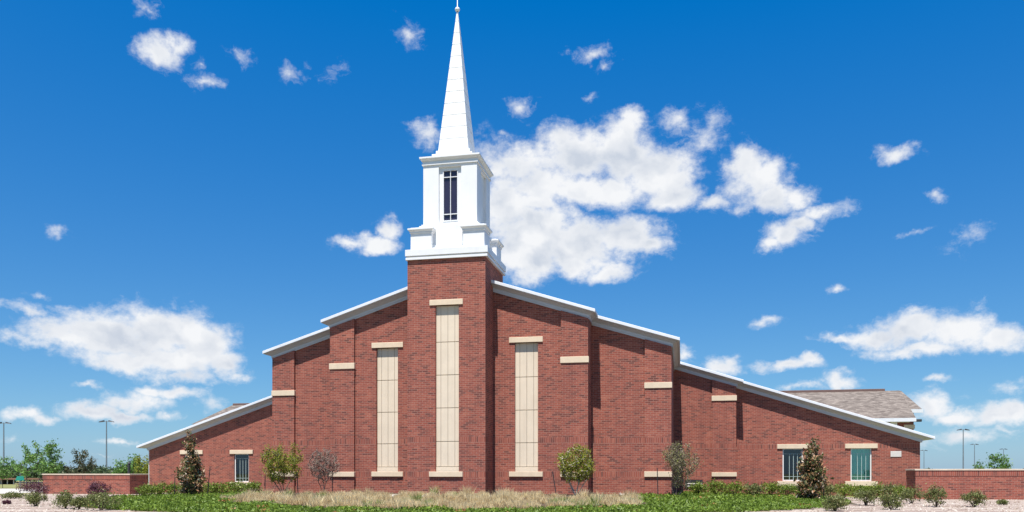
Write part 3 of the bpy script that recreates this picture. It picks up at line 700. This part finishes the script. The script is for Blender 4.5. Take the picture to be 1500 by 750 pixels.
def tree(name, x, y, h, r, base, kind, leafmat, barkmat, nt, nl, ls, label, cat='tree', group=None, r0=.045, multi=1, spread=.10, aspect=.5, keep=.75, lean=(0,0), freq=2.5, upb=.2, hue_amp=.25, seed=1):
    global rng
    rng = np.random.default_rng(seed*97+5)
    root = empty(name, (x, y, zg(x, y))); tag(root, label, cat, group)
    T = envelope(kind, nt, h-base, r, base); T = T[shrink_gap(T, freq, keep, seed)]
    T[:,0] += lean[0]*T[:,2]; T[:,1] += lean[1]*T[:,2]
    allN = []; wmb = MB(); segs = []
    groups = np.array_split(T[np.argsort(np.arctan2(T[:,1]-lean[1]*T[:,2], T[:,0]-lean[0]*T[:,2]))], multi)
    for gi, G in enumerate(groups):
        c = G.mean(axis=0); tilt = (c[:2])*(.75 if multi > 1 else .3); top = base*1.05+ (0 if multi > 1 else (h-base)*.1)
        if kind == 'cone': top = h*.9; tilt = np.array([lean[0]*top, lean[1]*top])
        st = []; ns = 7 if kind != 'cone' else 14
        off = rng.normal(size=2)*.05*(multi > 1)
        for q in range(ns+1):
            f = q/ns; wob = rng.normal(size=2)*.02*h*.3*(0 < q)
            st.append((off[0]+tilt[0]*f**1.2+wob[0]*.5, off[1]+tilt[1]*f**1.2+wob[1]*.5, -.08+(top+.08)*f))
        nodes, par, cnt = skeleton(G, st)
        wood(nodes, par, cnt, r0, '', None, None, wmb, False)
        for i in range(len(st), len(nodes)): segs.append((nodes[par[i]], nodes[i]))
    wmb.build('trunk', barkmat, root, fix=False, smooth=True)
    segs = np.array(segs); L_ = np.linalg.norm(segs[:,1]-segs[:,0], axis=1)
    pick = rng.choice(len(segs), nl, p=L_/L_.sum()); f = rng.uniform(.15, 1.15, nl)[:,None]
    P = segs[pick,0]*(1-f)+segs[pick,1]*f + rng.normal(size=(nl,3))*spread
    P = P[P[:,2] > base*.75]
    A, B = leaves(P, ls, aspect, upb)
    hue = rng.uniform(0, 1, len(P)); 
    quads('crown', P, A, B, hue, leafmat, root)
    return root
def stake(x, y, h, tilt, label):
    z = zg(x, y); b = MB()
    b.box(-.022, .022, -.004, .004, -.25, h); b.box(-.004, .004, -.03, .004, -.25, h)
    for k in range(int(h/.12)): b.box(-.03, .03, -.010, -.0045, k*.12, k*.12+.02)
    b.box(-.07, .07, .0045, .008, -.12, .04)
    o = b.build('tree_stake', M['dark'], None, (x, y, z)); o.rotation_euler = (0, tilt, 0.2); tag(o, label, 'stake', 'stakes beside the young trees'); return o

# ------------------------------------------------------------------ planting in front of the church
def gpt(px, t):
    return at(px, t)
# magnolias
x, y = gpt(279, 49.5); tree('magnolia_tree', x, y, 3.95, .95, .3, 'cone', M['lf_magnolia'], M['bark'], 200, 5600, .16, 'slender bronze-leaved magnolia before the left wing, hiding a window', 'tree', 'young magnolias before the wings', r0=.05, spread=.10, aspect=.48, keep=.85, seed=3)
stake(x-1.0, y-.1, 1.35, .02, 'dark stake standing left of the left-hand magnolia'); stake(x+1.05, y+.1, 1.75, .10, 'dark stake leaning right of the left-hand magnolia')
x, y = gpt(1190, 44.5); tree('magnolia_tree', x, y, 3.68, 1.0, .15, 'cone', M['lf_magnolia'], M['bark'], 240, 8000, .16, 'full bronze-leaved magnolia between the two windows of the right wing', 'tree', 'young magnolias before the wings', r0=.05, spread=.10, aspect=.48, keep=.9, seed=4)
stake(x+.55, y-.15, 1.0, -.01, 'dark stake right of the magnolia before the right wing')
# small ornamental trees
x, y = gpt(414, 45.6); tree('ornamental_tree', x, y, 3.05, 1.15, .75, 'ball', M['lf_yellow'], M['bark'], 170, 6200, .095, 'round yellow-green tree left of the bare grey tree', 'tree', 'small trees along the front bed', r0=.028, multi=4, spread=.10, keep=.72, aspect=.42, seed=5, lean=(-.02,0))
stake(x-.95, y-.2, 1.15, 0, 'dark stake left of the yellow-green tree near the left wing'); stake(x+.98, y-.1, 1.3, -.06, 'dark stake between the yellow-green tree and the bare grey tree')
x, y = gpt(475, 45.3); tree('ornamental_tree', x, y, 2.62, .90, .75, 'ball', M['lf_grey'], M['bark'], 330, 7500, .055, 'bare grey twiggy round tree right of the yellow-green one', 'tree', 'small trees along the front bed', r0=.026, multi=3, spread=.06, keep=.85, aspect=.35, seed=6)
stake(x+.52, y-.1, 1.35, 0, 'dark stake right of the bare grey tree')
x, y = gpt(843, 43.4); tree('ornamental_tree', x, y, 2.75, 1.02, .72, 'ball', M['lf_yellow'], M['bark_pale'], 200, 7600, .09, 'dense yellow-green tree with pale trunks just right of the tower', 'tree', 'small trees along the front bed', r0=.034, multi=5, spread=.09, keep=.85, aspect=.42, seed=8)
stake(x-1.0, y-.1, 1.3, -.16, 'dark leaning stake left of the tree just right of the tower')
x, y = gpt(992, 43.8); tree('ornamental_tree', x, y, 2.95, 1.35, .55, 'vase', M['lf_sparse'], M['bark'], 280, 4200, .085, 'sparse grey-green tree leaning right beside the wall vent', 'tree', 'small trees along the front bed', r0=.022, multi=5, spread=.10, keep=.7, aspect=.36, seed=9, lean=(.10,0), upb=.8)
stake(x-1.0, y-.1, 1.55, -.03, 'dark stake left of the sparse tree beside the wall vent')

def shrub(name, x, y, w, h, leafmat, nl, ls, label, cat='shrub', group=None, seed=1, flat=.75, aspect=.55, barkm='bark_dark', upb=.4):
    global rng
    rng = np.random.default_rng(seed*31+7)
    root = empty(name, (x, y, zg(x, y))); tag(root, label, cat, group)
    b = MB(); tips = []
    for k in range(11):
        a = rng.uniform(0, 6.28); rr = rng.uniform(.15, .85)*w/2; t = np.array((math.cos(a)*rr, math.sin(a)*rr, h*rng.uniform(.6, .95)*(1-.35*(rr/(w/2))**2)))
        m_ = t*.5; m_[:2] *= .75; b.tube((0,0,-.05), m_, .014, .010, 5, caps=False); b.tube(m_, t, .010, .004, 5, caps=False); tips.append(t)
    b.build('stem', M[barkm], root, fix=False)
    # lumpy dome of leaf clumps
    nc = 26; C = []
    while len(C) < nc:
        p = rng.uniform(-1, 1, 3)
        if (p**2).sum() < 1 and p[2] > -.6: C.append(((p[0])*w*.40, p[1]*w*.40, h*.48+p[2]*h*.42))
    C = np.array(C + [tuple(t) for t in tips]); ci = rng.integers(0, len(C), nl); sc_ = rng.uniform(.6, 1.2, len(C))
    P = C[ci] + rng.normal(size=(nl,3))*np.array((w*.085, w*.085, h*.11))*sc_[ci][:,None]
    P = P[P[:,2] > .01]; A, B = leaves(P, ls, aspect, upb)
    hue = rng.uniform(0, 1, len(P))*.8 + (rng.uniform(0, .2, len(C))[ci])[:len(P)]
    quads('foliage', P, A, B, hue, leafmat, root)
    return root
ords = ['first','second','third','fourth','fifth','sixth','seventh','eighth','ninth','tenth','eleventh','twelfth','thirteenth','fourteenth']
# hedge rows at the foot of the wings
lh = [(214, 51), (236, 52), (258, 52.5), (301, 53), (324, 53), (347, 53), (371, 52)]
for i, (px, t) in enumerate(lh):
    x, y = gpt(px, t); shrub('hedge_shrub', x, y, 1.35+.1*((i*7)%3), .80+.05*((i*5)%3), M['lf_hedge'], 1500, .085, '%s green hedge shrub from the left at the foot of the left wing' % ords[i], group='hedge shrubs before the left wing', seed=40+i)
rh = [(1024, 48), (1048, 48.5), (1076, 49), (1102, 49.5), (1128, 50), (1152, 50), (1176, 50.5), (1212, 50), (1236, 50), (1260, 49.5), (1283, 49), (1305, 48), (1322, 47)]
for i, (px, t) in enumerate(rh):
    x, y = gpt(px, t); shrub('hedge_shrub', x, y, 1.35+.12*((i*7)%3), .82+.06*((i*5)%3), M['lf_hedge'] if i % 4 != 3 else M['lf_olive'], 1500, .085, '%s hedge shrub from the left at the foot of the right wing' % ords[i], group='hedge shrubs before the right wing', seed=60+i)
# shrubs in the crushed stone: (px, base y, width px, height px, material, label)
def bt(py): return 1.57*F_PX/(py-HOR)
gs = [(19, 731, 28, 9, 'lf_olive', 'low olive shrub at the left edge beyond the crushed stone'),
      (53, 742, 27, 19, 'lf_olive', 'small olive shrub in crushed stone below the purple shrub at the wall end'),
      (96, 745.5, 34, 23, 'lf_olive', 'olive shrub in crushed stone before the left brick wall'),
      (117, 747, 22, 18, 'lf_olive', 'narrow olive shrub squeezed beside a larger one before the left brick wall'),
      (148, 748, 48, 27, 'lf_olive', 'wide olive shrub at the left tip of the green bed'),
      (50, 729, 36, 21, 'lf_purple', 'purple shrub at the far end of the left brick wall'),
      (144, 731, 34, 23, 'lf_purple', 'purple spiky shrub against the middle of the left brick wall'),
      (10, 739, 9, 5, 'lf_purple', 'tiny dark tuft in the crushed stone at the left edge'),
      (1222, 749, 34, 22, 'lf_olive', 'olive shrub at the front edge of the green bed below the right magnolia'),
      (1268, 741, 30, 22, 'lf_olive', 'olive shrub at the right end of the green bed, left of its neighbour'),
      (1306, 747, 30, 23, 'lf_olive', 'olive shrub in front of the right end of the green bed'),
      (1335, 738, 26, 23, 'lf_olive', 'olive shrub at the near corner of the right brick wall'),
      (1371, 743, 29, 28, 'lf_olive', 'tallest olive shrub before the right brick wall'),
      (1427, 743, 30, 22, 'lf_olive', 'rounded olive shrub before the middle of the right brick wall'),
      (1468, 740, 14, 7, 'lf_olive', 'tiny olive tuft before the right brick wall near the edge')]
for i, (px, py, w, h, mt, lab) in enumerate(gs):
    t = bt(py); x, y = gpt(px, t); k = t/F_PX
    sp_ = mt == 'lf_purple'
    shrub('gravel_shrub' if not sp_ else 'purple_shrub', x, y, w*k*1.22, h*k*1.12, M[mt], int(400+1500*min(1, w/30)), .07 if not sp_ else .13, lab, group='shrubs planted in the crushed stone' if not sp_ else 'purple shrubs', seed=90+i, aspect=.5 if not sp_ else .22, upb=.4 if not sp_ else .9)

# ground cover: a low uneven carpet of leaves (uncountable)
rng = np.random.default_rng(77)
def inside(P, k=.985): return (P[:,0]/21.5)**2 + ((np.minimum(P[:,1],4)-4)/20.0)**2 < k*k
def field2(x, y, seed, fr):
    r_ = np.random.default_rng(seed); o = 0
    for i in range(7):
        a = r_.uniform(0, 6.28); f = fr*r_.uniform(.5, 2.2); o = o + np.sin((x*math.cos(a)+y*math.sin(a))*f + r_.uniform(0, 6.28))
    return o/7
def yfront(x): return -12.0 + ((x-1.5)/9)**2*3.2
def band_mask(P):          # the dry grass border keeps the middle of the bed near the walls free of ground cover
    x, y = P[:,0], P[:,1]
    e = .8*np.sin(x*.9)+.5*np.sin(x*2.3+1)+.7*np.sin(y*1.7)+.5*np.sin(y*3.9+x)+rng.normal(size=len(x))*.22
    mid = (x > 12.6-.563*(y+43.2)+e) & (x < 10.6+e) & (y > yfront(x)+.5*e)
    return ~mid & (y < np.where(np.abs(x) > 12.4, 12.6, 3.0))
n = 300000
P = np.column_stack([rng.uniform(-22, 22, n), rng.uniform(-17, 12, n), np.zeros(n)])
w_ = np.where(P[:,1] > -2, .55, 1.0)
P = P[inside(P) & band_mask(P) & (rng.uniform(size=n) < w_)]
lump = .5+.5*field2(P[:,0], P[:,1], 3, 2.6); fine = .5+.5*field2(P[:,0], P[:,1], 8, 9)
hgt = .04+.13*lump+.08*fine
P[:,2] = zground(P[:,0], P[:,1]) + hgt*rng.uniform(.25, 1.05, len(P))
A, B = leaves(P, .13, .42, .25)
hue = rng.uniform(0, .5, len(P)) + .42*lump*rng.uniform(.6, 1, len(P))
red = (field2(P[:,0]*1.7, P[:,1]*1.7, 21, 2.0) > .52) & (rng.uniform(size=len(P)) < .5); hue = np.where(red, rng.uniform(.95, 1, len(P)), np.minimum(hue, .92))
o = quads('ground_cover', P, A, B, hue, M['lf_ground']); tag(o, 'low green ground cover filling the curved bed before the church', 'ground cover', kind='stuff')

# dry feathery grass border (uncountable)
nt_ = 1200; tx = rng.uniform(-11.2, 11.0, nt_); ty = rng.uniform(-13.2, -2.6, nt_)
e = .8*np.sin(tx*.9)+.5*np.sin(tx*2.3+1); ok = (ty > yfront(tx)-.35+.5*e) & (tx > 12.3-.563*(ty+43.2)+e) & (tx < 10.7+e); tx, ty = tx[ok], ty[ok]
k_ = (rng.uniform(size=len(tx)) < .5) | (ty < -7); tx, ty = tx[k_], ty[k_]
bl = 120; nb = len(tx)*bl; X0 = np.repeat(tx, bl)+rng.normal(size=nb)*.09; Y0 = np.repeat(ty, bl)+rng.normal(size=nb)*.09
tall = rng.uniform(.20, .40, len(tx)) + (rng.uniform(size=len(tx)) < .07)*.26; th_ = np.repeat(tall, bl); hh = np.repeat(rng.uniform(0, .5, len(tx))+ (field2(tx, ty, 44, 1.1) > .42)*.45, bl)
a_ = rng.uniform(0, 6.28, nb); ln_ = th_*rng.uniform(.5, 1.1, nb); sp2 = rng.uniform(.1, .75, nb)*ln_
base_ = np.column_stack([X0, Y0, zground(X0, Y0)])
tip = base_ + np.column_stack([np.cos(a_)*sp2, np.sin(a_)*sp2, ln_])
A = (tip-base_)/2; Pm = (tip+base_)/2; side_ = np.cross(A, rng.normal(size=A.shape)); side_ /= np.linalg.norm(side_, axis=1)[:,None]
o = quads('dry_grass', Pm, A, side_*.011, np.clip(hh+rng.uniform(0, .4, nb), 0, 1), M['lf_dry']); tag(o, 'strip of dry feathery tan grass along the foot of the tower', 'grass', kind='stuff')

# crushed stone chips (uncountable)
n = 26000; X0 = rng.uniform(-33, 40, n); Y0 = rng.uniform(-20, 8, n); Pc = np.column_stack([X0, Y0, np.zeros(n)])
k_ = (~inside(Pc, 1.0)) & (field2(X0, Y0, 31, 1.5) + rng.normal(size=n)*.3 > -.35) & (Y0 < np.where(X0 < -18, 3, 8)); Pc = Pc[k_]
Pc[:,2] = zground(Pc[:,0], Pc[:,1]) + .018
n = len(Pc); base_oct = np.array([(1,0,0),(-1,0,0),(0,1,0),(0,-1,0),(0,0,1),(0,0,-1)], float)
s_ = rng.uniform(.02, .065, (n,1,1))*rng.uniform(.55, 1.3, (n,1,3)); V = Pc[:,None,:] + base_oct[None]*s_*.8*rng.uniform(.7, 1.3, (n,6,1))
ang = rng.uniform(0, 6.28, n); 
fc = np.array([(0,2,4),(2,1,4),(1,3,4),(3,0,4)]); Fc = (np.arange(n)*6)[:,None,None] + fc[None]
me = bpy.data.meshes.new('stone_chips'); me.vertices.add(6*n); me.vertices.foreach_set('co', V.reshape(-1).astype(np.float32))
nf = n*4; me.loops.add(nf*3); me.loops.foreach_set('vertex_index', Fc.reshape(-1).astype(np.int32)); me.polygons.add(nf)
me.polygons.foreach_set('loop_start', np.arange(0, nf*3, 3, dtype=np.int32)); me.polygons.foreach_set('loop_total', np.full(nf, 3, dtype=np.int32))
av = me.attributes.new('hue', 'FLOAT', 'POINT'); av.data.foreach_set('value', np.repeat(rng.uniform(0, 1, n), 6).astype(np.float32)); me.update(calc_edges=True)
o = link('stone_chips', me, M['stone_chip']); tag(o, 'pale pinkish crushed stone scattered outside the green bed', 'gravel', kind='stuff')

# pale splash blocks in the grass at the foot of the walls
for px, t, lab in ((574, 41.5, 'pale splash block in the dry grass left of the tower'), (617, 41.2, 'pale splash block in the dry grass before the tower'), (916, 46.2, 'pale splash block at the foot of the wall right of the tower')):
    x, y = gpt(px, t); z = zg(x, y); b = MB()
    b.poly([(-.28,-.4,0),(.28,-.4,0),(.22,.4,0),(-.22,.4,0),(-.28,-.4,.05),(.28,-.4,.05),(.22,.4,.10),(-.22,.4,.10)], [(0,3,2,1),(4,5,6,7),(0,1,5,4),(1,2,6,5),(2,3,7,6),(3,0,4,7)])
    b.box(-.30, -.24, -.42, .42, .01, .12); b.box(.24, .30, -.42, .42, .01, .12); b.box(-.24, .24, .36, .42, .05, .13)
    o = b.build('splash_block', M['concrete'], None, (x, y, z), bevel=.01); tag(o, lab, 'splash block', 'splash blocks at the wall foot')

# ------------------------------------------------------------------ background
def lamp(px, ytop, hgt, label, twin=True):
    t = (hgt-.35-EYE)*F_PX/(HOR-ytop); x, y = at(px, t); z0 = -.35
    root = empty('street_lamp', (x, y, z0), TH); tag(root, label, 'lamp post', 'tall lamp posts beyond the church')
    b = MB(); b.tube((0,0,-.1), (0,0,.5), .28, .28, 10); b.tube((0,0,.5), (0,0,hgt-.15), .17, .10, 8); b.build('pole', M['post'], root)
    b = MB(); b.tube((-.9,0,hgt-.25), (.9,0,hgt-.25), .05, .05, 6); b.build('arm', M['post'], root)
    for s_ in (-1, 1):
        b = MB(); b.poly([(s_*.45,-.3,hgt-.3),(s_*1.5,-.25,hgt-.42),(s_*1.5,.25,hgt-.42),(s_*.45,.3,hgt-.3),(s_*.5,-.2,hgt-.02),(s_*1.4,-.15,hgt-.25),(s_*1.4,.15,hgt-.25),(s_*.5,.2,hgt-.02)],
            [(0,3,2,1),(4,5,6,7),(0,1,5,4),(1,2,6,5),(2,3,7,6),(3,0,4,7)]); b.build('lamp_head', M['dark'], root)
lamp(5.5, 618, 12, 'tall lamp post at the left edge of the view')
lamp(156, 615.5, 12, 'tall lamp post rising behind the left brick wall')
lamp(141, 672, 11, 'far small lamp post just left of the tall one behind the left brick wall')
lamp(1411, 628, 12, 'tallest lamp post behind the right brick wall')
lamp(1427.5, 650, 12, 'shorter lamp post right of the tallest one behind the right brick wall')
lamp(1470, 657, 11, 'far lamp post behind the small tree at the right')
lamp(1353.5, 659, 11, 'far lamp post just right of the right wing corner')
# post behind the left garden wall
x, y = at(189, 72); b = MB(); b.tube((0,0,-.2), (0,0,2.05+.3), .13, .12, 10); b.tube((0,0,2.35), (0,0,2.5), .15, .04, 10); o = b.build('bollard_post', M['dark'], None, (x, y, -.35)); tag(o, 'dark thick post rising from green foliage behind the left brick wall', 'post')
# background trees
def bgtree(name, px, t, top_y, rpx, base_m, mat, bark, nt, nl, ls, lab, seed, kind='ball', keep=.6, **kw):
    x, y = at(px, t); h = EYE + (HOR-top_y)*t/F_PX - zg(x, y)
    return tree(name, x, y, h, rpx*t/F_PX, base_m, kind, mat, bark, nt, nl, ls, lab, group='young trees beyond the left wall', keep=keep, seed=seed, **kw)
bgtree('young_tree', 39, 68, 645, 24, 1.15, M['lf_young'], M['bark_dark'], 90, 1500, .17, 'airy bright green young tree nearest the left edge sign', 21, keep=.45, freq=1.6, spread=.13, r0=.04)
bgtree('young_tree', 4, 82, 668, 24, 1.0, M['lf_young'], M['bark_dark'], 70, 1200, .17, 'bright green tree cut by the left edge of the view', 22, keep=.55, spread=.15, r0=.04)
bgtree('young_tree', 76, 78, 648, 27, .9, M['lf_young'], M['bark_dark'], 110, 2200, .19, 'leafy light green tree above the end of the left brick wall', 23, keep=.6, spread=.17, freq=1.8, r0=.05)
bgtree('young_tree', 112, 80, 656, 26, 1.0, M['lf_oak'], M['bark_dark'], 110, 2000, .17, 'dull dark-leaved tree behind the left brick wall', 24, keep=.6, spread=.15, freq=1.8, r0=.05)
bgtree('young_tree', 192, 74, 664, 26, .6, M['lf_young'], M['bark_dark'], 110, 2600, .17, 'bright green tree between the left brick wall and the church corner', 25, keep=.7, spread=.17, r0=.05)
bgtree('young_tree', 211, 70, 668, 14, .6, M['lf_yellow'], M['bark_dark'], 60, 1500, .16, 'yellow-green tree touching the left corner of the church', 26, keep=.8, spread=.16, r0=.04)
x, y = at(1455, 90); tree('young_tree', x, y, 3.7, 1.75, .8, 'ball', M['lf_young'], M['bark_dark'], 110, 2100, .20, 'small light green tree behind the right brick wall', group='young trees beyond the right wall', keep=.55, seed=27, spread=.18, r0=.05, freq=1.5)
# low hedge clumps and far woods
rng = np.random.default_rng(5)
def wood_mass(name, label, pts, n, ls, mat):
    P = []
    for (px, t, w, h) in pts:
        x, y = at(px, t); k = int(n*w*h/sum(q[2]*q[3] for q in pts)); q = rng.normal(size=(k,3)); q /= np.linalg.norm(q, axis=1)[:,None]; q *= rng.uniform(.75, 1.03, (k,1))
        P.append(np.column_stack([x+q[:,0]*w/2, y+q[:,1]*w/2, -.35+np.abs(q[:,2])*h*(1+.12*np.sin(q[:,0]*7+x))]))
    P = np.concatenate(P); A, B = leaves(P, ls, .7, .2); o = quads(name, P, A, B, rng.uniform(0, 1, len(P)), mat); tag(o, label, 'woodland', kind='stuff')
pts = []
for px in range(-60, 240, 11): pts.append((px, 330+rng.uniform(-30, 30), rng.uniform(8, 15), rng.uniform(2.0, 3.9)*(1 if px > 70 else 1.15)))
wood_mass('far_woods', 'far dark green tree line on the horizon at the left', pts, 14000, .9, M['lf_far'])
pts = []
for px in range(1330, 1620, 10): pts.append((px, 600+rng.uniform(-40, 40), rng.uniform(16, 30), rng.uniform(2.4, 4.4)))
wood_mass('far_woods', 'far low tree line on the horizon at the right', pts, 9000, 1.3, M['lf_far'])
pts = [(-12, 118, 8, 2.5), (22, 125, 9, 2.6), (48, 122, 8, 2.2), (70, 120, 7, 2.4), (100, 118, 9, 2.0), (136, 150, 9, 2.9), (128, 140, 6, 2.2)]
for i, (px, t, w, h) in enumerate(pts):
    x, y = at(px, t); shrub('round_tree', x, y, w, h, M['lf_far'], 1500, .38, ['dark bush at the far left behind the shed','dark green bush behind the shed left of the green sign','dark green bush behind the green sign','dark green bush over the far end of the left brick wall','low dark bush behind the left brick wall under the dull tree','rounded green bush on the horizon left of the far lamp','smaller round bush on the horizon behind the left brick wall'][i], 'bush', 'bushes beyond the driveway', seed=150+i)
# long open shed
t = 108; x0_, y0_ = at(-40, t); x1_, y1_ = at(62, t+2)
sd = empty('open_shed', (x0_, y0_, -.35), math.atan2(y1_-y0_, x1_-x0_)); tag(sd, 'long low open shed with a brown roof edge at the far left', 'shed'); Ls = math.hypot(x1_-x0_, y1_-y0_)
b = MB(); b.box(0, Ls, -1.6, 1.6, .62, .80); b.build('roof', M['brownshed'], sd)
for k in range(12):
    b = MB(); b.box(Ls*k/11.2, Ls*k/11.2+.1, -1.3, -1.2, 0, .62); b.build('post', M['plaque'], sd)
b = MB(); b.box(0, Ls*.55, 1.2, 1.3, 0, .6); b.build('back_panel', M['dark'], sd)
# small green sign on a pole
x, y = at(29.5, 60); sg = empty('road_sign', (x, y, -.35), TH); tag(sg, 'small green sign on a thin pole at the far left', 'sign')
b = MB(); b.tube((0,0,-.1), (0,0,1.55), .025, .025, 8); b.build('pole', M['post'], sg)
b = MB(); b.poly([(-.34,-.045,.98),(.34,-.045,.98),(.26,-.045,1.30),(-.2,-.045,1.30),(-.34,-.028,.98),(.34,-.028,.98),(.26,-.028,1.30),(-.2,-.028,1.30)], [(0,1,2,3),(7,6,5,4),(0,4,5,1),(1,5,6,2),(2,6,7,3),(3,7,4,0)]); b.build('sign_plate', M['greenroof'], sg)

# parent shells carry their own scale; nothing below this line but clean-up
for o in bpy.data.objects:
    if o.type == 'MESH' and not o.data.polygons: bpy.data.objects.remove(o)
